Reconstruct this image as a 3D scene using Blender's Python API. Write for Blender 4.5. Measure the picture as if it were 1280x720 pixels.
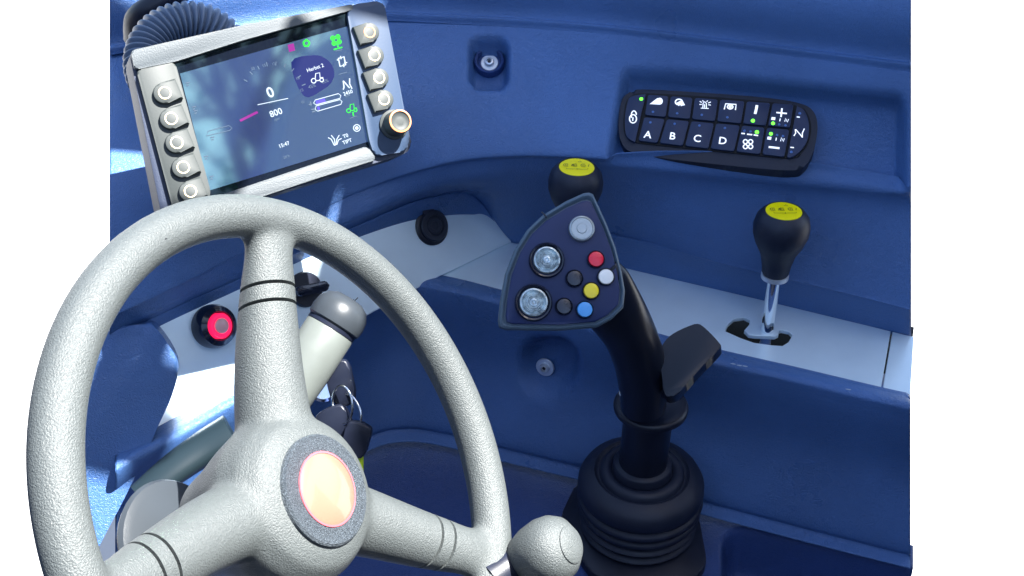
import bpy, bmesh, math, random
from mathutils import Vector, Matrix
from mathutils import noise as mnoise
random.seed(4)
for o in list(bpy.data.objects): bpy.data.objects.remove(o)
SC = bpy.context.scene; COL = SC.collection
V = Vector
# ------------------------------------------------------------------ camera
PITCH = math.radians(35.0); FPX = 1500.0; CAM = V((0, 0, .68))
cd = bpy.data.cameras.new('camera'); cam = bpy.data.objects.new('camera', cd); COL.objects.link(cam)
cd.sensor_width = 36; cd.lens = FPX/1280*36; cd.clip_start = .02; cd.clip_end = 400
cam.location = CAM; cam.rotation_euler = (math.pi/2-PITCH, 0, 0); SC.camera = cam
# ------------------------------------------------------------------ sky, sun, exposure
SUN = V((.46, -.08, .88)).normalized()
w = bpy.data.worlds.new('World'); SC.world = w; w.use_nodes = True
nt = w.node_tree; bg = nt.nodes['Background']; sky = nt.nodes.new('ShaderNodeTexSky')
sky.sky_type = 'NISHITA'; sky.sun_disc = False
sky.sun_elevation = math.asin(SUN.z); sky.sun_rotation = math.atan2(SUN.x, SUN.y)
sky.air_density = 1.0; sky.dust_density = 1.5; sky.ozone_density = 1.3
nt.links.new(sky.outputs[0], bg.inputs[0]); bg.inputs[1].default_value = .082
sd = bpy.data.lights.new('sun', 'SUN'); sd.energy = 5.0; sd.angle = math.radians(.5); sd.color = (1, .98, .94)
so = bpy.data.objects.new('sun', sd); COL.objects.link(so); so.location = (2, 0, 4)
so.rotation_euler = SUN.to_track_quat('Z', 'Y').to_euler()
SC.view_settings.view_transform = 'Standard'; SC.view_settings.look = 'None'
SC.view_settings.gamma = 1; SC.view_settings.use_curve_mapping = False
SC.view_settings.exposure = 2.2
SC.render.engine = 'CYCLES'
# ------------------------------------------------------------------ measuring helpers
FW = V((0, math.cos(PITCH), -math.sin(PITCH))); UP = V((0, math.sin(PITCH), math.cos(PITCH))); RT = V((1, 0, 0))
def ray(x, y): return RT*((x-640)/FPX) + UP*((360-y)/FPX) + FW
def at(x, y, t): return CAM + ray(x, y)*t
def atz(x, y, z): r = ray(x, y); return CAM + r*((z-CAM.z)/r.z)
def aty(x, y, Y): r = ray(x, y); return CAM + r*((Y-CAM.y)/r.y)
class Frame:
    def __init__(s, o, ax, n):
        s.o = V(o); s.n = V(n).normalized(); s.ax = (V(ax)-s.n*V(ax).dot(s.n)).normalized(); s.ay = s.n.cross(s.ax)
        m = Matrix((s.ax, s.ay, s.n)).transposed().to_4x4(); m.translation = s.o; s.m = m
        s.inv = m.inverted()
    def __call__(s, x, y, h=0):
        r = ray(x, y); o = s.o + s.n*h
        t = (o-CAM).dot(s.n)/r.dot(s.n); p = s.inv @ (CAM+r*t)
        return (p.x, p.y)
    def pts(s, L, h=0): return [s(x, y, h) for x, y in L]
    def loc(s, p): return s.inv @ V(p)
def interp(L, x):
    if x <= L[0][0]: a, b = L[0], L[1]
    elif x >= L[-1][0]: a, b = L[-2], L[-1]
    else:
        for a, b in zip(L, L[1:]):
            if a[0] <= x <= b[0]: break
    i = L.index(a); t = (x-a[0])/(b[0]-a[0])
    def m(j):
        if j <= 0: return (L[1][1]-L[0][1])/(L[1][0]-L[0][0])
        if j >= len(L)-1: return (L[-1][1]-L[-2][1])/(L[-1][0]-L[-2][0])
        d0 = (L[j][1]-L[j-1][1])/(L[j][0]-L[j-1][0]); d1 = (L[j+1][1]-L[j][1])/(L[j+1][0]-L[j][0])
        return (d0+d1)/2
    if t < 0 or t > 1: return a[1]+(b[1]-a[1])*t
    h = b[0]-a[0]; m0, m1 = m(i)*h, m(i+1)*h
    return (2*t**3-3*t*t+1)*a[1] + (t**3-2*t*t+t)*m0 + (-2*t**3+3*t*t)*b[1] + (t**3-t*t)*m1
def smst(a, b, x):
    t = max(0, min(1, (x-a)/(b-a))); return t*t*(3-2*t)
def closed(L, n=6):
    out = []; N = len(L)
    for i in range(N):
        p0, p1, p2, p3 = [V((*L[(i+k) % N][:2], 0)) for k in (-1, 0, 1, 2)]
        for k in range(n):
            t = k/n
            q = .5*((2*p1)+(p2-p0)*t+(2*p0-5*p1+4*p2-p3)*t*t+(3*p1-p0-3*p2+p3)*t**3)
            out.append((q.x, q.y))
    return out
def rrect(x0, y0, x1, y1, r, n=5):
    out = []
    for cx, cy, a in ((x1-r, y1-r, 0), (x0+r, y1-r, 90), (x0+r, y0+r, 180), (x1-r, y0+r, 270)):
        for k in range(n+1):
            t = math.radians(a+90*k/n); out.append((cx+r*math.cos(t), cy+r*math.sin(t)))
    return out
def roundpoly(L, r, n=4):
    out = []; N = len(L)
    for i in range(N):
        p, a, b = V(L[i]), V(L[i-1]), V(L[(i+1) % N])
        d0 = (a-p); d1 = (b-p); k = min(r, d0.length*.45, d1.length*.45)
        s, e = p+d0.normalized()*k, p+d1.normalized()*k
        for j in range(n+1):
            t = j/n; q = s*(1-t)**2+p*2*t*(1-t)+e*t*t; out.append((q.x, q.y))
    return out
def circle(c, r, n=32, ry=None): ry = ry or r; return [(c[0]+r*math.cos(2*math.pi*k/n), c[1]+ry*math.sin(2*math.pi*k/n)) for k in range(n)]
# ------------------------------------------------------------------ object helpers
def link(name, me, mat=None, parent=None, smooth=True):
    o = bpy.data.objects.new(name, me); COL.objects.link(o)
    if mat and not me.materials: me.materials.append(mat)
    if smooth and len(me.polygons): me.polygons.foreach_set('use_smooth', [True]*len(me.polygons))
    if parent: o.parent = parent
    return o
def sharp(me, ang=35):
    b = bmesh.new(); b.from_mesh(me)
    for e in b.edges:
        if len(e.link_faces) == 2: e.smooth = e.calc_face_angle(0) < math.radians(ang)
    b.to_mesh(me); b.free()
def fin(name, b, mat, parent=None, smooth=True, ang=35):
    bmesh.ops.recalc_face_normals(b, faces=b.faces)
    me = bpy.data.meshes.new(name); b.to_mesh(me); b.free()
    o = link(name, me, mat, parent, smooth)
    if smooth: sharp(me, ang)
    return o
def thing(name, label, cat, frame=None, loc=None, group=None):
    o = bpy.data.objects.new(name, None); COL.objects.link(o); o.empty_display_size = .02
    if frame: o.matrix_world = frame.m
    elif loc is not None: o.location = loc
    return tag(o, label, cat, group)
def tag(o, label, cat, group=None):
    o['label'] = label; o['category'] = cat
    if group: o['group'] = group
    return o
def struct(o): o['kind'] = 'structure'; return o
def prism_bm(b, P, z0, z1, bev=0, seg=2, bot=False):
    a = 0
    for i in range(len(P)): a += P[i-1][0]*P[i][1]-P[i][0]*P[i-1][1]
    if a < 0: P = P[::-1]
    bo = [b.verts.new((x, y, z0)) for x, y in P]; to = [b.verts.new((x, y, z1)) for x, y in P]; n = len(P)
    f1 = b.faces.new(to); f0 = b.faces.new(bo[::-1])
    for i in range(n): b.faces.new((bo[i], bo[(i+1) % n], to[(i+1) % n], to[i]))
    if bev:
        es = list(f1.edges)+(list(f0.edges) if bot else [])
        bmesh.ops.bevel(b, geom=es, offset=bev, segments=seg, profile=.5, affect='EDGES', clamp_overlap=True)
def prism(name, P, z0, z1, mat, parent=None, bev=0, seg=2, bot=False, smooth=True, ang=35):
    b = bmesh.new(); prism_bm(b, P, z0, z1, bev, seg, bot); return fin(name, b, mat, parent, smooth, ang)
def lathe_bm(b, prof, c=(0, 0), n=40, M=None, a0=0, a1=2*math.pi, sx=1, sy=1, cap=True):
    rings = []; full = abs(a1-a0-2*math.pi) < 1e-6
    for r, z in prof:
        R = []
        for k in range(n if full else n+1):
            t = a0+(a1-a0)*k/n; p = V((c[0]+r*math.cos(t)*sx, c[1]+r*math.sin(t)*sy, z))
            R.append(b.verts.new(M @ p if M else p))
        rings.append(R)
    m = len(rings[0])
    for A, B in zip(rings, rings[1:]):
        for k in range(m if full else m-1): b.faces.new((A[k], A[(k+1) % m], B[(k+1) % m], B[k]))
    if full and cap:
        if prof[0][0] > 1e-5: b.faces.new(rings[0][::-1])
        if prof[-1][0] > 1e-5: b.faces.new(rings[-1])
    bmesh.ops.remove_doubles(b, verts=b.verts, dist=1e-6)
def lathe(name, prof, mat, parent=None, c=(0, 0), n=40, M=None, ang=40, sx=1, sy=1):
    b = bmesh.new(); lathe_bm(b, prof, c, n, M, sx=sx, sy=sy); return fin(name, b, mat, parent, True, ang)
def axis_m(p, q):
    z = (V(q)-V(p)).normalized(); x = V((1, 0, 0)); x = (x-z*x.dot(z)).normalized(); y = z.cross(x)
    m = Matrix((x, y, z)).transposed().to_4x4(); m.translation = V(p); return m
def spline(P, n=10):
    out = []; P = [V(p) for p in P]; Q = [P[0]*2-P[1]]+P+[P[-1]*2-P[-2]]
    for i in range(1, len(Q)-2):
        for k in range(n):
            t = k/n; p0, p1, p2, p3 = Q[i-1:i+3]
            out.append(.5*((2*p1)+(p2-p0)*t+(2*p0-5*p1+4*p2-p3)*t*t+(3*p1-p0-3*p2+p3)*t**3))
    out.append(P[-1]); return out
def tube_bm(b, P, rad, n=12, closedp=False, ref=V((0, 0, 1)), caps=True):
    """rad: number, or function(i,t)->(ra,rb)"""
    N = len(P); rings = []; prev = None
    for i, p in enumerate(P):
        if closedp: t = (P[(i+1) % N]-P[i-1]).normalized()
        else: t = (P[min(i+1, N-1)]-P[max(i-1, 0)]).normalized()
        r = ref if prev is None else prev
        a = (r-t*r.dot(t)).normalized(); prev = a; c = t.cross(a)
        ra, rb = rad(i/(N-1)) if callable(rad) else (rad, rad)
        rings.append([b.verts.new(p+a*ra*math.cos(2*math.pi*k/n)+c*rb*math.sin(2*math.pi*k/n)) for k in range(n)])
    for i in range(N if closedp else N-1):
        A, B = rings[i], rings[(i+1) % N]
        for k in range(n): b.faces.new((A[k], A[(k+1) % n], B[(k+1) % n], B[k]))
    if not closedp and caps: b.faces.new(rings[0][::-1]); b.faces.new(rings[-1])
def tube(name, P, rad, mat, parent=None, n=12, closedp=False, ref=V((0, 0, 1)), ang=50):
    b = bmesh.new(); tube_bm(b, P, rad, n, closedp, ref); return fin(name, b, mat, parent, True, ang)
def ribbons(name, lines, wdt, z, mat, parent, h=.00025):
    """flat printed strokes: each line a list of local 2d points (closed when the last equals the first)"""
    b = bmesh.new()
    for L in lines:
        P = [V(p) for p in L]; cl = (P[0]-P[-1]).length < 1e-7 and len(P) > 2
        if cl: P = P[:-1]
        N = len(P); l = []; r = []
        for i in range(N):
            if cl: t = P[(i+1) % N]-P[i-1]
            else: t = P[min(i+1, N-1)]-P[max(i-1, 0)]
            t.normalize(); nn = V((-t.y, t.x))*wdt/2
            l.append(b.verts.new((*(P[i]+nn), z+h))); r.append(b.verts.new((*(P[i]-nn), z+h)))
        for i in range(N if cl else N-1):
            j = (i+1) % N; b.faces.new((r[i], r[j], l[j], l[i]))
    me = bpy.data.meshes.new(name); b.normal_update()
    for f in b.faces:
        if f.normal.z < 0: f.normal_flip()
    b.to_mesh(me); b.free(); return link(name, me, mat, parent, False)
def text(name, s, p, size, z, mat, parent, ang=0, sx=1, bold=0):
    cu = bpy.data.curves.new(name, 'FONT'); cu.body = s; cu.size = size; cu.align_x = 'CENTER'; cu.align_y = 'CENTER'
    cu.extrude = .00004; cu.offset = bold*size; cu.resolution_u = 3
    t = bpy.data.objects.new('tmp', cu); COL.objects.link(t)
    dg = bpy.context.evaluated_depsgraph_get(); me = bpy.data.meshes.new_from_object(t.evaluated_get(dg))
    bpy.data.objects.remove(t)
    me.transform(Matrix.Translation((p[0], p[1], z)) @ Matrix.Rotation(ang, 4, 'Z') @ Matrix.Diagonal((sx, 1, 1, 1)))
    me.materials.clear(); me.name = name; return link(name, me, mat, parent, False)
# ------------------------------------------------------------------ materials
def mat(name, col, rough=.5, metal=0, bump=0, bscale=800, bdist=.0005, kind='noise', spec=.5, coat=0, var=0, vscale=6,
        emit=None, estr=1, trans=0, ior=1.45, var_rough=0):
    m = bpy.data.materials.new(name); m.use_nodes = True; n = m.node_tree.nodes; l = m.node_tree.links
    p = n['Principled BSDF']; p.inputs['Base Color'].default_value = (*col, 1); p.inputs['Roughness'].default_value = rough
    p.inputs['Metallic'].default_value = metal; p.inputs['Specular IOR Level'].default_value = spec
    p.inputs['Coat Weight'].default_value = coat; p.inputs['Transmission Weight'].default_value = trans; p.inputs['IOR'].default_value = ior
    if emit: p.inputs['Emission Color'].default_value = (*emit, 1); p.inputs['Emission Strength'].default_value = estr
    tc = n.new('ShaderNodeTexCoord')
    if bump:
        if kind == 'leather':
            t = n.new('ShaderNodeTexVoronoi'); t.feature = 'SMOOTH_F1'; t.inputs['Scale'].default_value = bscale
            t.inputs['Smoothness'].default_value = .5
            nz = n.new('ShaderNodeTexNoise'); nz.inputs['Scale'].default_value = bscale*.35; nz.inputs['Detail'].default_value = 3
            mp = n.new('ShaderNodeMapping'); mp.inputs['Scale'].default_value = (1, 1, 1.7)
            mx = n.new('ShaderNodeMixRGB'); mx.blend_type = 'ADD'; mx.inputs[0].default_value = .012
            l.new(tc.outputs['Object'], mp.inputs[0]); l.new(mp.outputs[0], nz.inputs[0])
            l.new(mp.outputs[0], mx.inputs[1]); l.new(nz.outputs['Color'], mx.inputs[2]); l.new(mx.outputs[0], t.inputs['Vector'])
            out = t.outputs['Distance']
        else:
            t = n.new('ShaderNodeTexNoise'); t.inputs['Scale'].default_value = bscale; t.inputs['Detail'].default_value = 3
            t.inputs['Roughness'].default_value = .55; l.new(tc.outputs['Object'], t.inputs[0]); out = t.outputs[0]
        bn = n.new('ShaderNodeBump'); bn.inputs['Strength'].default_value = bump; bn.inputs['Distance'].default_value = bdist
        l.new(out, bn.inputs['Height']); l.new(bn.outputs[0], p.inputs['Normal'])
    if var:
        t2 = n.new('ShaderNodeTexNoise'); t2.inputs['Scale'].default_value = vscale; t2.inputs['Detail'].default_value = 5
        l.new(tc.outputs['Object'], t2.inputs[0]); mr = n.new('ShaderNodeMapRange')
        mr.inputs[1].default_value = .3; mr.inputs[2].default_value = .7; mr.inputs[3].default_value = 1-var; mr.inputs[4].default_value = 1+var
        l.new(t2.outputs[0], mr.inputs[0]); mm = n.new('ShaderNodeMixRGB'); mm.blend_type = 'MULTIPLY'; mm.inputs[0].default_value = 1
        mm.inputs[1].default_value = (*col, 1); l.new(mr.outputs[0], mm.inputs[2]); l.new(mm.outputs[0], p.inputs['Base Color'])
        if var_rough:
            m2 = n.new('ShaderNodeMapRange'); m2.inputs[1].default_value = .3; m2.inputs[2].default_value = .7
            m2.inputs[3].default_value = rough-var_rough; m2.inputs[4].default_value = rough+var_rough
            l.new(t2.outputs[0], m2.inputs[0]); l.new(m2.outputs[0], p.inputs['Roughness'])
    return m
def glow(name, col, s=1):
    return mat(name, tuple(c*.03 for c in col), .5, emit=col, estr=s, spec=.05)
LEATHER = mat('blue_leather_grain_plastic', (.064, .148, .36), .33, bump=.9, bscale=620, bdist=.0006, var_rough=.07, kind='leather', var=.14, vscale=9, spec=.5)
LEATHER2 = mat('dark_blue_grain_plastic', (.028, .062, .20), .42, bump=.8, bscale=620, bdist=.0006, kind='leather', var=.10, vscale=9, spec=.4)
SILVER = mat('satin_silver_trim', (.72, .86, .93), .34, metal=.25, bump=.08, bscale=1500, bdist=.0002, var=.03, vscale=30, var_rough=.05)
WHEEL = mat('grained_grey_wheel_plastic', (.080, .090, .090), .42, bump=.85, bscale=850, bdist=.0009, var=.10, vscale=400, spec=.6)
BEZEL = mat('grained_grey_display_plastic', (.08, .092, .10), .5, bump=.5, bscale=900, bdist=.0006, var=.06, vscale=30)
SIDEBLK = mat('charcoal_display_side_plastic', (.03, .04, .07), .5, bump=.4, bscale=900, bdist=.0005)
KEYGREY = mat('grey_soft_key_plastic', (.043, .050, .049), .55, bump=.1, bscale=900, bdist=.0003)
PANELBLUE = mat('slate_display_column_plastic', (.035, .06, .11), .45, bump=.15, bscale=900, bdist=.0003)
BLACK = mat('black_plastic', (.010, .013, .026), .38, bump=.2, bscale=900, bdist=.0003, var=.15, vscale=40)
RUBBER = mat('black_rubber', (.012, .017, .035), .5, bump=.25, bscale=500, bdist=.0004, var=.2, vscale=30, var_rough=.08)
NAVY = mat('navy_handle_plastic', (.011, .024, .10), .42, bump=.2, bscale=1200, bdist=.0002, var=.08, vscale=30)
EDGEGREY = mat('slate_grey_soft_edge', (.075, .12, .17), .45, bump=.2, bscale=900, bdist=.0003)
GRIP = mat('black_grip_plastic', (.008, .011, .022), .30, bump=.15, bscale=1200, bdist=.0002, var=.1, vscale=30)
KEYNAVY = mat('navy_rubber_key', (.018, .032, .085), .45, bump=.1, bscale=1200, bdist=.0002, var=.06, vscale=40)
CHROME = mat('chrome', (.82, .86, .9), .09, metal=1)
STEEL = mat('zinc_plated_steel', (.75, .8, .86), .35, metal=.6, bump=.1, bscale=600, bdist=.0002)
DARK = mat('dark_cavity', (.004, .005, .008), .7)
PRINT = mat('glowing_white_print', (.85, .88, .9), .5, emit=(.8, .88, 1), estr=.22)  # white print with a faint glow put into the material
YELLOW = mat('yellow_sticker', (1, .88, .0), .3, emit=None)
INK = mat('black_ink', (.02, .02, .01), .5)
RED = mat('red_button_plastic', (.95, .012, .05), .25, coat=.5)
WHITEB = mat('white_button_plastic', (.95, .95, .90), .3, coat=.3)
YELB = mat('yellow_button_plastic', (1, .78, .02), .3, coat=.3)
BLUEB = mat('sky_blue_button_plastic', (.08, .38, .85), .3, coat=.3)
BLKB = mat('black_button_plastic', (.01, .014, .03), .18, coat=.5)
GLASSK = mat('clear_ribbed_key_glass', (.5, .56, .6), .12, trans=.85, bump=.9, bscale=380, bdist=.0012)
LENS = mat('ribbed_clear_key_lens', (.50, .60, .64), .16, metal=.45, bump=.8, bscale=300, bdist=.001, coat=.6, var=.45, vscale=220)
SATIN = mat('satin_aluminium', (.40, .45, .47), .35, metal=.8, bump=.5, bscale=700, bdist=.0006)
GREEN = glow('green_light', (.12, 1, .05), .8)
DIM = mat('unlit_blue_light', (.08, .18, .45), .3)
CREAM = mat('cream_key_ring_print', (.9, .72, .42), .5)
ORANGE = mat('orange_key_ring_print', (.9, .33, .12), .5)
STALK = mat('grey_stalk_plastic', (.13, .145, .135), .38, bump=.15, bscale=700, bdist=.0003, var=.06, vscale=50)
CAPGREY = mat('dark_grey_stalk_cap', (.035, .042, .05), .36, bump=.15, bscale=700, bdist=.0003)
HOSE = mat('grey_corrugated_hose_plastic', (.10, .14, .21), .32)
REDGLOW = mat('red_switch_lens', (.75, .01, .06), .25, emit=(1, .01, .08), estr=.35)
PINKLENS = mat('pale_pink_switch_lens', (.85, .45, .45), .2, coat=.5)
GLITTER = mat('speckled_grey_ring', (.10, .12, .14), .35, bump=1, bscale=1300, bdist=.002, var=.5, vscale=900, metal=.4)
BADGE = mat('pale_orange_badge', (.19, .14, .095), .3, coat=.8, spec=.6)
BADGERED = mat('red_badge_rim', (.65, .10, .12), .3)
TEAL = mat('teal_lever_plastic', (.012, .022, .028), .35, bump=.1, bscale=700, bdist=.0002)
TAGY = mat('lime_key_tag', (.55, .75, .03), .4)
GROUND = mat('pale_backdrop_ground', (.34, .34, .335), .8, var=.04, vscale=3, bump=.3, bscale=60, bdist=.003)
ROOFM = mat('blocker_lining', (.16, .16, .17), .8, bump=.2, bscale=200, bdist=.001)
BARK = mat('tree_bark', (.05, .04, .03), .9, bump=.6, bscale=20, bdist=.02)
LEAF = mat('tree_leaves', (.02, .12, .06), .7)
# ------------------------------------------------------------------ setting
b = bmesh.new(); prism_bm(b, rrect(-90, -90, 90, 90, 5), -1.6, -1.5); struct(fin('ground', b, GROUND, smooth=False))  # pale backdrop ground added to burn out white beside the console

def grid_surface(name, rows, xs, zs, nsub, mat, disp=None, thick=.006):
    """rows: polylines measured on the photograph, zs: their height (number or polyline of x); lofted smoothly"""
    K = len(rows); verts = []; uv = []
    for x in xs:
        Y = [interp(r, x) for r in rows]; Z = [interp(z, x) if isinstance(z, list) else z for z in zs]
        P = [atz(x, y, z) for y, z in zip(Y, Z)]
        S = spline(P, nsub)
        YY = spline([V((y, 0, 0)) for y in Y], nsub)
        verts.append(S); uv.append([(x, q.x) for q in YY])
    nx = len(xs); ny = len(verts[0])
    nor = {}
    def N(i, j):
        a = verts[min(i+1, nx-1)][j]-verts[max(i-1, 0)][j]; c = verts[i][min(j+1, ny-1)]-verts[i][max(j-1, 0)]
        n = a.cross(c); n.normalize()
        return n if n.dot(CAM-verts[i][j]) > 0 else -n
    me = bpy.data.meshes.new(name); vv = []
    for i in range(nx):
        for j in range(ny):
            p = verts[i][j].copy()
            if disp:
                d = disp(*uv[i][j])
                if d: p = p - N(i, j)*d
            vv.append(p[:])
    ff = [(i*ny+j, (i+1)*ny+j, (i+1)*ny+j+1, i*ny+j+1) for i in range(nx-1) for j in range(ny-1)]
    me.from_pydata(vv, [], ff); me.validate()
    bb = bmesh.new(); bb.from_mesh(me); bmesh.ops.recalc_face_normals(bb, faces=bb.faces)
    f = bb.faces[:][len(bb.faces)//2]
    if f.normal.dot(CAM-f.calc_center_median()) < 0: bmesh.ops.reverse_faces(bb, faces=bb.faces)
    bb.to_mesh(me); bb.free()
    # real thickness: a back skin behind the front one, closed round the rim
    bb = bmesh.new(); bb.from_mesh(me); r = bmesh.ops.extrude_face_region(bb, geom=bb.faces[:])
    back = V(thick) if not isinstance(thick, float) else V((0, thick, -thick*.4))
    bb.faces.ensure_lookup_table()
    new = set(g for g in r['geom'] if isinstance(g, bmesh.types.BMVert))
    for v in bb.verts:
        if v not in new: v.co += back
    bmesh.ops.recalc_face_normals(bb, faces=bb.faces); bb.to_mesh(me); bb.free()
    o = link(name, me, mat)
    return o
def boxf(x, y, cx, cy, hx, hy, r, soft, skew=0, slope=0):
    """1 inside a rounded box measured in photo pixels, falling to 0 over 'soft'"""
    y -= slope*(x-cx); x -= skew*(cy-y)
    dx = abs(x-cx)-(hx-r); dy = abs(y-cy)-(hy-r)
    d = math.hypot(max(dx, 0), max(dy, 0))+min(max(dx, dy), 0)-r
    return 1-smst(-soft, 0, d)
XS = [137+i*3 for i in range(335)]
RIDGE = [(100, 70), (300, 38), (450, 21), (560, 24), (640, 28), (760, 37), (900, 54), (1050, 73), (1150, 86)]
LEDGE = [(100, 412), (200, 368), (300, 318), (450, 242), (560, 208), (640, 200), (760, 204), (900, 214), (1050, 229), (1150, 240)]
UNDER = [(100, 432), (200, 386), (285, 343), (442, 272), (540, 236), (600, 228), (640, 226), (760, 231), (900, 242), (1050, 258), (1150, 270)]
MIDR = [(100, 446), (189, 399), (285, 355), (442, 284), (540, 246), (595, 246), (640, 298), (700, 280), (760, 287), (920, 327), (1005, 346), (1118, 373), (1150, 381)]
MIDR2 = [(100, 452), (189, 406), (285, 362), (442, 292), (540, 254), (595, 252), (640, 302), (700, 290), (760, 296), (920, 336), (1005, 356), (1118, 383), (1150, 391)]
BASE = [(100, 515), (189, 474), (285, 430), (442, 359), (560, 318), (640, 306), (775, 338), (920, 371), (1118, 419), (1150, 426)]
def dash_disp(x, y):
    d = 0
    if 560 < x < 660 and 20 < y < 130:
        d += .024*boxf(x, y, 611, 79, 27, 32, 16, 9)
    if x > 740 and 60 < y < 240:   # long pocket round the keypad, open to the right
        top = interp([(760, 88), (800, 90), (900, 97), (1000, 108), (1150, 124)], x)
        bot = interp([(760, 208), (900, 224), (1150, 249)], x)
        k = smst(764-(y-150)*.18, 780-(y-150)*.18, x)*smst(top-8, top+16, y)*(1-smst(bot-20, bot-2, y))
        d += .022*k*(1-smst(1120, 1137, x))
    return d
dash = grid_surface('dashboard', [
    [(x, y-190) for x, y in RIDGE], [(x, y-80) for x, y in RIDGE], [(x, y-14) for x, y in RIDGE], [(x, y-4) for x, y in RIDGE], [(x, y+5) for x, y in RIDGE],
    [(x, y+14) for x, y in RIDGE],
    [(x, (y*.5+l*.5)) for (x, y), l in zip(RIDGE, [interp(LEDGE, p[0]) for p in RIDGE])],
    [(x, y-14) for x, y in LEDGE], LEDGE, UNDER, MIDR, MIDR2, BASE],
    XS,
    [.34, .285, .2385, .2335, .2270, .2220,
     .184,
     [(100, .118), (442, .118), (560, .142), (1150, .1475)], [(100, .108), (442, .108), (560, .130), (1150, .138)],
     [(100, .092), (442, .092), (560, .106), (640, .108), (1150, .112)],
     [(100, .078), (442, .078), (540, .078), (590, .066), (640, .010), (700, .035), (760, .045), (1150, .045)], [(100, .072), (442, .072), (540, .072), (590, .060), (640, .005), (700, .028), (760, .038), (1150, .038)], -.002], 10, LEATHER, dash_disp, .03)
dash['kind'] = 'structure'
# -- lower console block (front face) and shelf
FTOP = [(100, 592), (200, 540), (300, 482), (385, 436), (440, 381), (480, 352), (517, 341), (555, 346), (624, 363), (750, 398), (880, 434), (1000, 462), (1118, 490), (1150, 497)]
FBOT = [(100, 760), (300, 650), (400, 585), (457, 549), (490, 538), (520, 537), (640, 564), (720, 583), (880, 628), (1000, 660), (1118, 690), (1150, 698)]
def front_disp(x, y):
    d = 0
    if 620 < x < 750 and 400 < y < 520: d += .020*boxf(x, y, 686, 457, 43, 39, 37, 20)
    return d
blk = grid_surface('console_front', [
    [(x, y-14) for x, y in FTOP], [(x, y+0) for x, y in FTOP], [(x, y+13) for x, y in FTOP], [(x, y+32) for x, y in FTOP],
    [(x, (y*.5+interp(FBOT, x)*.5)) for x, y in FTOP], [(x, interp(FBOT, x)-12) for x, y in FTOP], [(x, interp(FBOT, x)) for x, y in FTOP],
    [(x, interp(FBOT, x)+16) for x, y in FTOP]],
    [144+i*3.5 for i in range(285)], [-.012, .003, .0065, -.008, -.070, -.132, -.144, -.148], 8, LEATHER, front_disp, (0, .012, -.003))
blk['kind'] = 'structure'
SH = [(100, 700), (300, 610), (400, 560), (457, 535), (490, 524), (520, 523), (640, 550), (720, 569), (880, 614), (1118, 676), (1150, 684)]
def shelf_disp(x, y):
    return .05*boxf(x, y, 1060, 760, 160, 70, 34, 14, 0, .235) if x > 840 else 0
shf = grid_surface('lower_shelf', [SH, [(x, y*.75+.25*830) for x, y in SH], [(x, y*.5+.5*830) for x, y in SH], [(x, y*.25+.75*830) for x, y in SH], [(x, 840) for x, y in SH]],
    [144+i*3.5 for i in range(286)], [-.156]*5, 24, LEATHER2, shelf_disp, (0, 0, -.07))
shf['kind'] = 'structure'

# ------------------------------------------------------------------ silver trim plates on the console
def plate(name, outer, holes, F, th, mat, label, cat, group=None, bev=.0006):
    cu = bpy.data.curves.new(name, 'CURVE'); cu.dimensions = '2D'; cu.fill_mode = 'BOTH'; cu.extrude = th/2; cu.bevel_depth = bev; cu.bevel_resolution = 2
    for L in [outer]+holes:
        s = cu.splines.new('POLY'); s.points.add(len(L)-1); s.use_cyclic_u = True
        for p, q in zip(s.points, L): p.co = (q[0], q[1], 0, 1)
    t = bpy.data.objects.new('tmp', cu); COL.objects.link(t); t.matrix_world = F.m
    dg = bpy.context.evaluated_depsgraph_get(); me = bpy.data.meshes.new_from_object(t.evaluated_get(dg)); bpy.data.objects.remove(t)
    me.materials.clear(); me.name = name; o = link(name, me, mat, None, True); sharp(me, 30); o.matrix_world = F.m
    return tag(o, label, cat, group)
FP = Frame((.2, .9, .0005), (1, 0, 0), (0, 0, 1))
slot_px = [(905, 416), (909, 407), (917, 400), (930, 398), (938, 402), (937, 408), (931, 415), (936, 420), (943, 421), (968, 422), (972, 420), (972, 415), (977, 414), (986, 416), (991, 421), (986, 430), (978, 435), (964, 434), (942, 431), (925, 425)]
slot = FP.pts(slot_px)
fp = lambda L: FP.pts(L)
p1o = [(640.5, 303), (775, 335), (920, 368), (1112, 416.5), (1099, 492), (1000, 469), (880, 441), (750, 405), (624, 370), (556, 353), (549, 345)]
# hole of the second gate, under the knob standing behind the joystick
slot2 = [(x-300+62, y-160+100) for x, y in slot_px]
tp = plate('console_trim_plate', fp(p1o), [slot], FP, .003, SILVER, 'long silver trim plate on the console with the shift gate cut in it', 'trim plate')
plate('console_trim_plate', fp([(1116, 417.5), (1141, 423.5), (1136, 500.5), (1103, 493)]), [], FP, .003, SILVER, 'short silver trim plate beyond the black gap at the right end', 'trim plate')
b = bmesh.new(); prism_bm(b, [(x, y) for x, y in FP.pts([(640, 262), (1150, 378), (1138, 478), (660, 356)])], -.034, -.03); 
gb = fin('slot_dark_sheet', b, DARK, None, False); gb.matrix_world = FP.m; struct(gb)  # near-black sheet added so the slot and plate gap read as dark
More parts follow.
